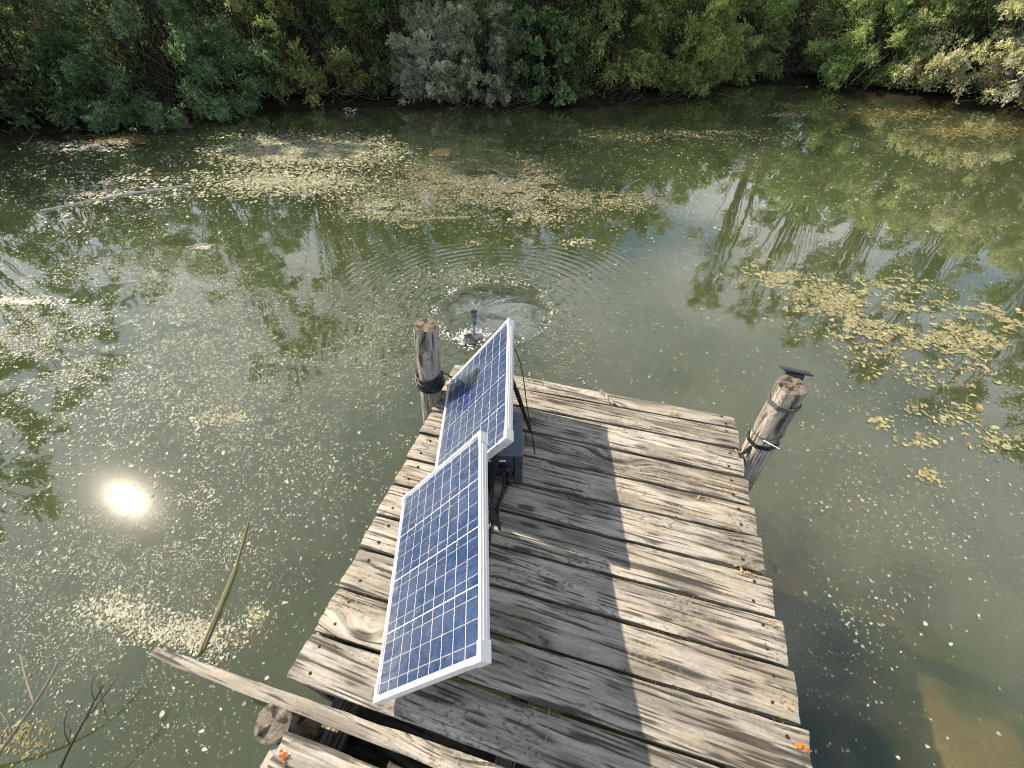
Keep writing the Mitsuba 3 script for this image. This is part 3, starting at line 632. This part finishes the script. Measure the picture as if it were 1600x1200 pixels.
for a in ((-.775, -.715, .10, 1.55, .06, DECK - .036), (-.72, -.665, -1.6, -.055, .06, DECK - .036), (-.66, -.60, -1.6, 1.56, DECK - .30, DECK - .17), (.52, .58, -1.6, 1.6, DECK - .15, DECK - .036), (-.10, -.04, -1.6, 1.56, DECK - .30, DECK - .17), (-.80, .62, 1.38, 1.46, DECK - .26, DECK - .155), (-.76, .72, -.16, -.09, DECK - .26, DECK - .155), (-.70, .74, -.055, .15, .02, DECK - .31)):
    m, uvs = timber(*a, seed=int(abs(a[0]) * 100))
    add('beam', m, 'wood', dock, uv=uvs)


def pile(center, r, z0, z1, seed, lean=(0, 0), square=0.0, nz=26, na=40, cham=0.0):
    """A worn round (or chamfered square) timber with a cracked broken top: (side mesh, uv, top mesh, top uv)."""
    ang = np.arange(na) * 2 * np.pi / na
    z = np.linspace(0, 1, nz)
    A, Zt = np.meshgrid(ang, z)
    if square:
        c, s = np.cos(A - square), np.sin(A - square)
        rr = r * np.minimum(1 / np.maximum(np.abs(c), np.abs(s)), 1.40 / (np.abs(c) + np.abs(s)))
    else:
        rr = r * np.ones_like(A)
    q = np.stack([np.cos(A) * 2.2, np.sin(A) * 2.2, Zt * (z1 - z0) * 2.5 + seed], -1)
    rr = rr * (1 + (0.05 if square else 0.10) * (nfbm(q, 3, seed) - 0.5) + 0.05 * (nfbm(q * np.array([6, 6, .5]), 2, seed + 2) - 0.5))
    crack = np.exp(-((A - 4.55 - 0.25 * (Zt - 0.5)) / 0.05) ** 2) * np.clip((Zt - 0.35) * 3, 0, 1)
    rr = rr * (1 - 0.16 * crack)
    top = np.array([math.cos(0.5), 0])
    zz = z0 + (z1 - z0) * Zt + (Zt > 0.97) * 0.018 * (nfbm(np.stack([np.cos(A) * 3, np.sin(A) * 3, A * 0], -1), 3, seed) - 0.5)
    h = (zz - z0) / (z1 - z0)
    V = np.stack([center[0] + lean[0] * h + rr * np.cos(A), center[1] + lean[1] * h + rr * np.sin(A), zz], -1)
    V, uvs = V.reshape(-1, 3), np.stack([zz + seed, A * r], -1).reshape(-1, 2)
    i, j = np.meshgrid(np.arange(nz - 1), np.arange(na), indexing='ij')
    k0, k1 = i * na + j, i * na + (j + 1) % na
    qd = np.stack([k0, k1, k1 + na, k0 + na], -1).reshape(-1, 4)
    side = trimesh.Trimesh(V, np.vstack([qd[:, [0, 1, 2]], qd[:, [0, 2, 3]]]), process=False)
    ring = V[-na:]
    cen = ring.mean(0)
    rows = [ring]
    for fr in (0.8, 0.55, 0.3):
        w = cen + (ring - cen) * fr
        w[:, 2] += 0.004 + 0.016 * (nfbm(np.c_[w[:, :2] * 40, np.full(na, seed)], 3, seed + 9) - 0.5)
        rows.append(w)
    rows.append(cen[None] + np.array([[0, 0, 0.004]]))
    TV = np.vstack(rows)
    F = []
    for r_ in range(3):
        for j in range(na):
            a, b = r_ * na + j, r_ * na + (j + 1) % na
            F += [[a, b, b + na], [a, b + na, a + na]]
    for j in range(na):
        F.append([3 * na + j, 3 * na + (j + 1) % na, 4 * na])
    cap = trimesh.Trimesh(TV, np.array(F), process=False)
    return side, uvs, cap, (TV - cen)[:, :2]


for nm_uv, z1, r in (((-.742, -.012), DECK - .012, .052), ((.70, .1), DECK - .04, .05), ((.2, 1.42), DECK - .27, .05)):
    c = duv(*nm_uv)[:2]
    s_, uvs, cap, cuv = pile(c, r, -.9, z1, int(r * 1000 + abs(nm_uv[0]) * 50))
    pk = add('pile', s_, 'wood', dock, smooth=True, uv=uvs)
    add('end', cap, 'end_grain', pk, smooth=True, uv=cuv)

m2, uvs = board(-1.24, .008, .036, -.02, .046, .098, DECK - .004, 0.035, 41, nu=80, nv=8, rag=0.004)
add('loose_board', m2, 'wood', smooth=True, uv=uvs, label='narrow loose board sticking out over the water at the left', category='board')

# posts rising at the dock's far corners
pl = thing('wooden_post', 'round cracked post with black cable wound round it', 'post')
PLB, PLT = np.array([-.414, 1.537]), np.array([-.379, 1.535])
ln = (PLT - PLB) / .445 * 1.75
s_, uvs, cap, cuv = pile(PLT - ln, .054, DECK + .445 - 1.75, DECK + .445, 7, lean=ln, nz=60, na=48)
add('shaft', s_, 'wood', pl, smooth=True, uv=uvs)
add('top', cap, 'end_grain', pl, smooth=True, uv=cuv)
pr = thing('wooden_post', 'chamfered square post with strap and small lamp, right of the dock', 'post')
PRB, PRT = np.array([1.100, 1.172]), np.array([1.140, 1.240])
ln = (PRT - PRB) / .35 * 1.7
s_, uvs, cap, cuv = pile(PRT - ln, .056, DECK + .35 - 1.7, DECK + .35, 12, lean=ln, square=0.35, nz=60, na=48)
add('shaft', s_, 'wood', pr, smooth=True, uv=uvs)
add('top', cap, 'end_grain', pr, smooth=True, uv=cuv)


def post_at(z):
    f = (z - DECK) / .35
    return np.r_[PRB + (PRT - PRB) * f, z]


def band(z, width, r, tilt=0.0, seed=0, n=40, thick=0.002):
    """A strap round the right post."""
    ang = np.linspace(0, 2 * np.pi, n)
    c, s = np.cos(ang - .35), np.sin(ang - .35)
    rr = r * np.minimum(1 / np.maximum(np.abs(c), np.abs(s)), 1.40 / (np.abs(c) + np.abs(s)))
    V = []
    for dz, dr_ in ((-width / 2, 0), (-width / 2, thick), (width / 2, thick), (width / 2, 0)):
        p0 = post_at(z)
        V.append(np.c_[p0[0] + (rr + dr_) * np.cos(ang), p0[1] + (rr + dr_) * np.sin(ang), np.full(n, z + dz) + tilt * np.cos(ang)])
    V = np.vstack(V)
    F = []
    for r_ in range(3):
        a = np.arange(n - 1) + r_ * n
        F += [np.c_[a, a + 1, a + 1 + n], np.c_[a, a + 1 + n, a + n]]
    return trimesh.Trimesh(V, np.vstack(F), process=False)


st = thing('strap', 'black rubber strap around the right post', 'strap')
add('band', band(DECK + .075, .022, .0590, .006), 'black_rubber', st)
a, b = duv(.615, 1.40, DECK + .004), post_at(DECK + .055) + np.array([-.045, -.02, 0])
add('tail', tube([duv(.60, 1.43, DECK + .005), a, (a + b) / 2 + np.array([0, 0, -.008]), b], [.004, .009, .010, .008], 4), 'black_rubber', st)
zt = thing('cable_tie', 'pale zip tie on the right post', 'cable tie')
add('loop', band(DECK + .125, .006, .0588, .012), 'grey_strap', zt)
p0 = post_at(DECK + .11)
add('end', tube([p0 + np.array([-.035, -.045, .0]), p0 + np.array([-.015, -.075, .006]), p0 + np.array([.01, -.095, .004])], [.003, .0025, .002], 4), 'label_white', zt)

lamp = thing('solar_lamp', 'small dark solar lamp strapped to the top of the right post', 'lamp')
zL = DECK + .36
p0 = post_at(zL)
LAX = [unit(np.array([.94, -.34, -.02]))]
LAX.append(unit(np.array([.30, .80, -.44])))
LAX.append(unit(np.cross(LAX[0], LAX[1])))
LAX[1] = np.cross(LAX[2], LAX[0])
m = box(-.058, .058, -.030, .030, -.005, .005, .003)
R_ = frame([p0[0] + .040, p0[1] + .068, zL + .003], *LAX)
add('panel', m, 'lamp_cell', lamp, to_world=R_)
m = box(-.030, .030, -.024, .022, -.045, -.0055, .004)
add('body', m, 'black_metal', lamp, to_world=R_)
add('clamp', band(DECK + .275, .022, .0585, 0, thick=.004), 'grey_strap', lamp)

coil = thing('cable_coil', 'black cable wound round the left post', 'cable')
loops = []
th = np.linspace(0, 2 * np.pi * 9, 9 * 28)
crng = np.random.default_rng(8)
zc = DECK + .075 + .085 * (th / th[-1]) + .006 * np.sin(th * 0.37) + .004 * np.sin(th * 1.0 + .6)
rc = .0605 + .005 * np.sin(th * .71 + 1) + .003 * np.sin(th * 2.3)
cx = PLB[0] + (PLT - PLB)[0] * .25
cy = PLB[1]
add('winding', tube(np.c_[cx + rc * np.cos(th), cy + rc * np.sin(th), zc], .0042, 6), 'black_rubber', coil, smooth=True)
th2 = np.linspace(0, 2 * np.pi * 5, 5 * 28)
add('winding', tube(np.c_[cx + (.0645 + .004 * np.sin(th2 * .63)) * np.cos(th2 + 1), cy + (.0645 + .004 * np.sin(th2 * .63)) * np.sin(th2 + 1), DECK + .085 + .055 * (th2 / th2[-1]) + .012 * np.sin(th2)], .0042, 6), 'black_rubber', coil, smooth=True)
add('lead', tube(curve([[cx + .055, cy + .02, DECK + .13], [cx + .09, cy + .06, DECK + .075], [cx + .14, cy + .05, DECK + .02], [cx + .22, cy + .02, DECK + .008], [cx + .33, cy - .05, DECK + .007]], 30), .0042, 6), 'black_rubber', coil, smooth=True)

# ------------------------------------------------------------------ solar panels
PW, PT, PD = 0.67, 0.5128, 0.030       # length, slanting width, depth


def solar_panel(label, x, y, z, yaw, tilt, lp):
    L = np.array([math.sin(yaw) * math.cos(lp), math.cos(yaw) * math.cos(lp), math.sin(lp)])
    Sh = np.array([math.cos(yaw), -math.sin(yaw), 0])
    Sv = math.cos(tilt) * Sh + math.sin(tilt) * np.cross(Sh, L)
    N = np.cross(Sv, L)
    o = np.array([x, y, z + DECK]) - L * PW / 2 - Sv * PT / 2
    M = frame(o, Sv, L, N)
    k = thing('solar_panel', label, 'solar panel')
    fw, lip = .0115, .0
    A = MESH
    fr = k + '__frame'
    add('frame', A['frame'], 'frame_metal', k, to_world=M)
    for c in A['caps']:
        add('corner_cap', c, 'white_plastic', k, to_world=M)
    add('back_sheet', A['back'], 'back_sheet', k, to_world=M)
    for c in A['cells']:
        add('solar_cell', c, 'cell', k, to_world=M)
    add('glass', A['glass'], 'panel_glass', k, to_world=M)
    return k, o, Sv, L, N


def bar(x0, x1, y0, y1):
    return box(x0, x1, y0, y1, -PD, 0, .0012)


MESH = {}
fw = .0105
fm = [bar(0, fw, 0, PW), bar(PT - fw, PT, 0, PW), bar(fw + .0002, PT - fw - .0002, 0, fw), bar(fw + .0002, PT - fw - .0002, PW - fw, PW)]
# two shallow ribs along the outer sides of the extrusion
for xx in (-.0008, PT + .0008):
    for zz in (-.010, -.019):
        fm.append(box(xx - .0008, xx + .0008, .04, PW - .04, zz - .0012, zz + .0012))
fm += [box(.015, PT - .015, fw + .001, fw + .012, -PD, -PD + .002), box(.015, PT - .015, PW - fw - .012, PW - fw - .001, -PD, -PD + .002)]
MESH['frame'] = mikit.ply(cat_(*fm), 'mat_frame_metal')
caps = []
for sx in (0, 1):
    for sy in (0, 1):
        c1 = box(-.0022, .0125, -.0022, .045, -PD - .0015, .0018, .0012)
        c2 = box(.0127, .045, -.0022, .0125, -PD - .0015, .0018, .0012)
        m = cat_(c1, c2)
        if sx:
            m.apply_transform(np.diag([-1, 1, 1, 1.0]))
            m.apply_translation([PT, 0, 0])
        if sy:
            m.apply_transform(np.diag([1, -1, 1, 1.0]))
            m.apply_translation([0, PW, 0])
        if sx != sy:
            m.invert()
        caps.append(mikit.ply(m, 'mat_white_plastic'))
MESH['caps'] = caps
MESH['back'] = mikit.ply(box(fw + .0003, PT - fw - .0003, fw + .0003, PW - fw - .0003, -.010, -.0055), 'mat_back_sheet')
gx0, gx1, gy0, gy1 = fw + .0003, PT - fw - .0003, fw + .0003, PW - fw - .0003
MESH['glass'] = mikit.ply((np.array([[gx0, gy0, -.0022], [gx1, gy0, -.0022], [gx1, gy1, -.0022], [gx0, gy1, -.0022]]), np.array([[0, 1, 2], [0, 2, 3]])), 'mat_panel_glass')
cw, chh = (gx1 - gx0 - .006) / 9, (gy1 - gy0 - .008) / 4
cells = []
for a in range(4):
    for b in range(9):
        x0, y0 = gx0 + .003 + b * cw + .0015, gy0 + .004 + a * chh + .0016
        x1, y1 = x0 + cw - .0030, y0 + chh - .0036
        v = np.array([[x0, y0, -.005], [x1, y0, -.005], [x1, y1, -.005], [x0, y1, -.005]])
        uvc = np.array([[b * .31 + q[0], (a * 0 + (q[1] - y0) / (y1 - y0)) * .156 + 3 * .156 * (a + 4 * b)] for q in v])
        cells.append(mikit.ply((v, np.array([[0, 1, 2], [0, 2, 3]])), 'mat_cell', uv=uvc))
MESH['cells'] = cells

kn, on, Sn, Ln, Nn = solar_panel('nearer solar panel in white frame, tilted on the dock', -0.2575, .5887, .2517, -.0462, .8706, .0088)
kf, of, Sf, Lf, Nf = solar_panel('farther solar panel behind the nearer one, beside the round post', -0.1745, 1.2483, .2413, .0134, .9098, .0165)


def leg(k, o, Sv, L, N, along, foot, wide=.012):
    top = o + Sv * (PT - .09) + L * along - N * (PD + .006)
    foot = np.array(foot)
    d = foot - top
    m = cat_(tube([top, top + d * .55, foot], [.011, .011, .009], 4), tube([top + d * .45 + np.array([.006, 0, 0]), foot + np.array([.004, -.02, .0])], [.008, .006], 4))
    add('support_leg', m, 'black_metal', k)
    low = o + Sv * .03 + L * along - N * PD
    add('support_foot', box(low[0] - .012, low[0] + .03, low[1] - .015, low[1] + .015, DECK + .0005, low[2] + .012), 'black_metal', k)


leg(kf, of, Sf, Lf, Nf, .54, (.085, 1.30, DECK + .006))
leg(kf, of, Sf, Lf, Nf, .09, (-.10, .99, DECK + .006))
leg(kn, on, Sn, Ln, Nn, .57, (-.055, .82, DECK + .006))
leg(kn, on, Sn, Ln, Nn, .16, (-.13, .47, DECK + .006))

cb = thing('panel_cable', 'thin black cable hanging from the farther solar panel', 'cable')
t0 = of + Sf * (PT - .06) + Lf * .62 - Nf * (PD + .004)
add('strand', tube(curve([t0, [.045, 1.50, DECK + .22], [.075, 1.36, DECK + .06], [.095, 1.25, DECK + .006], [.10, 1.16, DECK + .005]], 30), .0026, 5), 'black_rubber', cb, smooth=True)
t1 = of + Sf * (PT - .10) + Lf * .22 - Nf * (PD + .004)
add('strand', tube(curve([t1, [-.02, 1.2, DECK + .21], [.03, 1.17, DECK + .195], [.055, 1.16, DECK + .15], [.052, 1.2, DECK + .01]], 30), .0022, 5), 'black_rubber', cb, smooth=True)

# ------------------------------------------------------------------ power box between the panels
bx0, bx1, by0, by1, bh = -.20, .0405, 1.012, 1.236, .19
pb = thing('power_box', 'slate blue power box standing under the farther solar panel', 'box')
Z0 = DECK + .004
add('body', cat_(box(bx0, bx1, by0 + .030, by1, Z0, Z0 + bh - .004, .004), box(bx1 - .034, bx1, by0, by0 + .029, Z0, Z0 + bh - .004, .003), box(bx0, bx0 + .034, by0, by0 + .029, Z0, Z0 + bh - .004, .003)), 'slate_dark', pb)
add('lid', box(bx0 - .002, bx1 + .002, by0 - .003, by1 + .002, Z0 + bh - .003, Z0 + bh + .010, .004), 'slate_plastic', pb)
add('upper_panel', box(bx0 + .036, bx1 - .036, by0 + .004, by0 + .029, Z0 + .085, Z0 + bh - .006, .002), 'slate_dark', pb)
add('socket_panel', box(bx0 + .036, bx1 - .055, by0 + .016, by0 + .0295, Z0 + .03, Z0 + .083, .001), 'black_metal', pb)
for i, xx in enumerate((-.095, -.040)):
    add('switch_label', box(xx - .013, xx + .013, by0 + .0025, by0 + .0038, Z0 + .148, Z0 + .160), 'label_white', pb)
for i, xx in enumerate((-.12, -.075, -.035)):
    c = trimesh.creation.cylinder(.010, .006, sections=14)
    c.apply_transform(trimesh.transformations.rotation_matrix(math.pi / 2, [1, 0, 0]))
    c.apply_translation([xx, by0 + .001, Z0 + .118])
    add('socket', c, 'black_metal', pb)
hd = curve([[-.040, by0 + .006, Z0 + .12], [-.038, by0 - .018, Z0 + .135], [-.022, by0 - .024, Z0 + .135], [-.012, by0 - .02, Z0 + .11], [-.012, by0 - .015, Z0 + .01]], 24)
pc = thing('power_cable', 'black cables looping from the power box front onto the planks', 'cable')
add('strand', tube(hd, .0085, 7), 'black_rubber', pc, smooth=True)
add('strand', tube(curve([[-.030, by0 + .004, Z0 + .12], [-.036, by0 - .03, Z0 + .10], [-.038, by0 - .045, Z0 + .03], [-.05, by0 - .085, Z0 + .006], [-.075, by0 - .14, Z0 + .004], [-.09, by0 - .175, Z0 + .006], [-.075, by0 - .18, Z0 + .008], [-.06, by0 - .13, Z0 + .006], [-.045, by0 - .07, Z0 + .006], [-.025, by0 - .03, Z0 + .02]], 60), .006, 7), 'black_rubber', pc, smooth=True)
add('strand', tube(curve([[-.075, by0 - .02, Z0 + .1], [-.08, by0 - .05, Z0 + .03], [-.085, by0 - .12, Z0 + .006], [-.088, by0 - .22, Z0 + .005], [-.10, by0 - .34, Z0 + .006], [-.13, by0 - .42, Z0 + .02]], 40), .005, 7), 'black_rubber', pc, smooth=True)

# ------------------------------------------------------------------ fountain
fo = thing('fountain', 'small black floating fountain with a funnel nozzle, spraying a thin water bell', 'fountain')
FB, FH = np.array([-.276, 2.505, 0.0]), np.array([-.267, 2.569, .205])
ax = unit(FH - FB)


def lathe_on(profile, seg=28):
    prof = np.array(profile, float)
    e1 = unit(np.cross(ax, [0, 1, 0]))
    e2 = np.cross(ax, e1)
    a = np.arange(seg) * 2 * np.pi / seg
    V = FB + prof[:, None, 1:2] * ax + prof[:, None, :1] * (np.cos(a)[None, :, None] * e1 + np.sin(a)[None, :, None] * e2)
    i, j = np.meshgrid(np.arange(len(prof) - 1), np.arange(seg), indexing='ij')
    k0, k1 = i * seg + j, i * seg + (j + 1) % seg
    q = np.stack([k0, k1, k1 + seg, k0 + seg], -1).reshape(-1, 4)
    return trimesh.Trimesh(V.reshape(-1, 3), np.vstack([q[:, [0, 1, 2]], q[:, [0, 2, 3]]]), process=False)


LA = np.linalg.norm(FH - FB)
add('nozzle', lathe_on([(.0, LA - .002), (.011, LA - .001), (.0225, LA + .005), (.025, LA), (.025, LA - .011), (.0195, LA - .016), (.0195, LA - .030), (.018, LA - .033), (.018, LA - .085), (.012, LA - .110), (.009, LA - .118), (.0085, .02), (.0085, -.05)]), 'black_metal', fo, smooth=30)
add('float', lathe_on([(.0, .016), (.04, .018), (.085, .010), (.10, .0), (.09, -.03), (.0, -.05)]), 'black_metal', fo, smooth=30)
# the bell of water: from the nozzle's lip out to where it lands
nt, ns = 150, 26
tht = np.radians(np.linspace(252, 252 + 325, nt))
s = np.linspace(0, 1, ns)
Tt, Ss = np.meshgrid(tht, s, indexing='ij')
qn = np.stack([np.cos(Tt) * 2, np.sin(Tt) * 2, Ss * 0], -1)
R = .45 * (1 + .10 * (nfbm(qn * 1.4, 3, 4) - .5))
land = np.stack([FC[0] + R * np.cos(Tt), FC[1] + R * np.sin(Tt)], -1)
lip = np.stack([FH[0] + .02 * np.cos(Tt), FH[1] + .02 * np.sin(Tt)], -1)
xy = lip + (land - lip) * Ss[..., None]
zz = .207 + .035 * Ss - .237 * Ss ** 2 + .010 * Ss * (1 - Ss) * 4 * (nfbm(np.stack([np.cos(Tt) * 5, np.sin(Tt) * 5, Ss * .8], -1), 3, 6) - .5)
V = np.concatenate([xy, zz[..., None]], -1).reshape(-1, 3)
i, j = np.meshgrid(np.arange(nt - 1), np.arange(ns - 1), indexing='ij')
k0 = i * ns + j
q = np.stack([k0, k0 + ns, k0 + ns + 1, k0 + 1], -1).reshape(-1, 4)
add('water_bell', (V, np.vstack([q[:, [0, 1, 2]], q[:, [0, 2, 3]]])), 'water_sheet', fo, smooth=True)
drng = np.random.default_rng(21)
ico = trimesh.creation.icosphere(subdivisions=1, radius=1.0)
dm = []


def drop(p, r):
    V.append(ico.vertices * r * np.array([1, 1, .7]) + p)


V = []
for _ in range(1300):
    a = drng.uniform(0, 2 * np.pi)
    r = .45 * (1 + .16 * (nfbm(np.array([math.cos(a) * 2.8, math.sin(a) * 2.8, .0]), 3, 4) - .5)) + drng.normal() * .026
    w = (1.0 if 2.3 < a < 4.4 else 0.45) * (1.8 * nnoise(np.array([math.cos(a) * 4, math.sin(a) * 4, 2.0]), 31) ** 1.5)
    if drng.random() < w:
        drop(np.array([FC[0] + r * math.cos(a), FC[1] + r * math.sin(a), .004 + abs(drng.normal()) * .008]), abs(drng.normal()) * .0028 + .0012)
for _ in range(520):
    a, r = drng.uniform(0, 2 * np.pi), abs(drng.normal()) * .03 + .06
    drop(np.array([FB[0] + r * math.cos(a) * 1.25, FB[1] + r * math.sin(a), .010 + abs(drng.normal()) * .010]), abs(drng.normal()) * .003 + .0015)
nv = len(ico.vertices)
V, F = np.vstack(V), np.vstack([ico.faces + i * nv for i in range(len(V))])
add('splash', (V, F), 'drops', fo, smooth=True, kind='stuff')

# ------------------------------------------------------------------ small things on and beside the dock
add('cord', tube(curve([[.103, .238, DECK + .004], [.098, .20, DECK + .012], [.090, .172, DECK + .010], [.070, .140, DECK + .005], [.048, .117, DECK + .005], [.040, .125, DECK + .006], [.032, .152, DECK + .006]], 30), .0016, 5), 'cord', smooth=True, label='thin grey cord curling over the nearest planks', category='cord')
a, b = np.array([.452, 1.560, DECK + .010]), np.array([.507, 1.462, DECK + .009])
sl, suv = tube(np.linspace(a, b, 6), [.006, .009, .009, .010, .009, .006], 5), None
add('wood_splinter', sl, 'wood', uv=np.c_[sl.vertices[:, 1] * 1.0, sl.vertices[:, 0] * 1.0], label='loose pale wood splinter on the far plank', category='stick')
lrng = np.random.default_rng(4)
LV, LF, LC = [], [], []
for (u, v, ru, rv, n, c) in ((.718, .389, .022, .010, 26, (.50, .17, .035)), (.699, .471, .010, .006, 5, (.42, .20, .07)), (.680, .702, .008, .008, 5, (.42, .24, .09)),
                             (-.655, -.067, .015, .010, 22, (.33, .10, .03)), (.317, 1.579, .03, .014, 26, (.48, .37, .17)), (.60, .86, .03, .01, 14, (.44, .32, .14)), (.45, 1.12, .03, .012, 14, (.40, .31, .15)), (.2, 1.45, .05, .012, 12, (.40, .30, .15))):
    for _ in range(n):
        uu, vv = u + lrng.normal() * ru * .6, v + lrng.normal() * rv * .6
        a = np.sort(lrng.uniform(0, 2 * np.pi, 7))
        rr = lrng.uniform(.0015, .0045, 7)
        w = duv(uu + rr * np.cos(a) * 1.5, vv + rr * np.sin(a), DECK + .006 + lrng.random() * .001)
        i0 = sum(map(len, LV))
        LV.append(w)
        LF.append(np.array([[i0, i0 + k_, i0 + k_ + 1] for k_ in range(1, 6)]))
        LC.append(np.tile(np.array(c) * lrng.uniform(.7, 1.25), (7, 1)))
add('lichen', (np.vstack(LV), np.vstack(LF)), 'lichen', color=np.vstack(LC), label='orange and yellow lichen crusts on the planks', category='lichen', kind='stuff')
# moss in the gaps of the planks
MV, MF, MC = [], [], []
for i in range(1, 11):
    for _ in range(110):
        s = lrng.beta(1.6, 2.0)
        u = UL[i] + (UR[i] - UL[i]) * s
        if nnoise(np.array([u * 3.0, i * 7.1, 0.5]), 3) < .55:
            continue
        v = VL[i] + (VR[i] - VL[i]) * s + lrng.normal() * .004
        w0 = duv(u, v, DECK - .006 + lrng.random() * .006)
        for _k in range(4):
            d = unit(lrng.normal(size=3) + np.array([0, 0, .8])) * lrng.uniform(.003, .008)
            e = unit(np.cross(d, lrng.normal(size=3))) * .0018
            i0 = len(MV) * 3
            MV.append(np.array([w0 - e, w0 + e, w0 + d]))
            MF.append([i0, i0 + 1, i0 + 2])
            MC.append(np.tile(np.array([.14, .125, .030]) * lrng.uniform(.4, 1.6), (3, 1)))
add('moss', (np.vstack(MV), np.array(MF)), 'lichen', color=np.vstack(MC), label='olive moss growing in the gaps between the planks', category='moss', kind='stuff')

rd = tube([[-1.261, .479, .008], [-1.265, .64, .010], [-1.276, .852, .008]], [.0075, .007, .005], 6)
rd2 = tube([[-1.276, .845, .007], [-1.30, .98, .006], [-1.32, 1.095, .006]], [.005, .004, .002], 5)
rd3 = tube([[-1.252, .50, .008], [-1.258, .66, .010], [-1.268, .84, .008]], [.005, .005, .0025], 5)
rm = cat_(rd, rd2, rd3)
add('reed', rm, 'dry_twig', smooth=True, color=np.tile([.24, .23, .15], (len(rm.vertices), 1)), label='fallen reed stalk floating beside the loose board', category='reed')


def twig(lab, lines, rgb):
    m = cat_(*[tube(curve(p, 12), np.linspace(r0, r1, 12), 5) for p, r0, r1 in lines])
    return add('twig', m, 'dry_twig', smooth=True, color=np.tile(rgb, (len(m.vertices), 1)), label=lab, category='twig')


twig('pale forked twig sticking out of the water in the lower left corner', [([[-1.80, .14, -.3], [-1.74, .18, .08], [-1.62, .314, .20], [-1.60, .41, .235]], .007, .0035), ([[-1.635, .30, .19], [-1.70, .36, .20], [-1.775, .435, .21]], .004, .002), ([[-1.70, .22, .12], [-1.74, .27, .16], [-1.80, .29, .17]], .003, .0012), ([[-1.61, .36, .215], [-1.57, .40, .23], [-1.55, .45, .235]], .0025, .001)], (.27, .24, .20))
twig('dark thin twig right of the forked one', [([[-1.53, .06, -.3], [-1.47, .11, .12], [-1.42, .25, .20], [-1.415, .345, .21]], .006, .003), ([[-1.42, .24, .2], [-1.39, .30, .215], [-1.375, .36, .22]], .003, .0015), ([[-1.44, .19, .18], [-1.48, .24, .2], [-1.49, .30, .21]], .0022, .001), ([[-1.417, .30, .205], [-1.44, .33, .22], [-1.45, .37, .225]], .0018, .001)], (.07, .06, .05))
for lab, pts_, w in (('long pale reed floating at the far left', [[-5.35, 4.90, .008], [-4.7, 5.37, .010], [-4.03, 5.70, .008]], .022), ('short pale stick floating by the yellow weed', [[-1.10, 4.575, .008], [-.75, 4.62, .010], [-.44, 4.65, .008]], .010),
                     ('short floating stick in front of the right bank', [[2.9, 6.02, .007], [3.12, 6.05, .008]], .010), ('small stick floating in the middle of the pond', [[-3.2, 3.98, .008], [-3.02, 4.05, .009]], .012)):
    m = tube(pts_, w * .6, 5)
    add('floating_stick', m, 'dry_twig', color=np.tile([.52, .51, .44], (len(m.vertices), 1)), label=lab, category='stick')
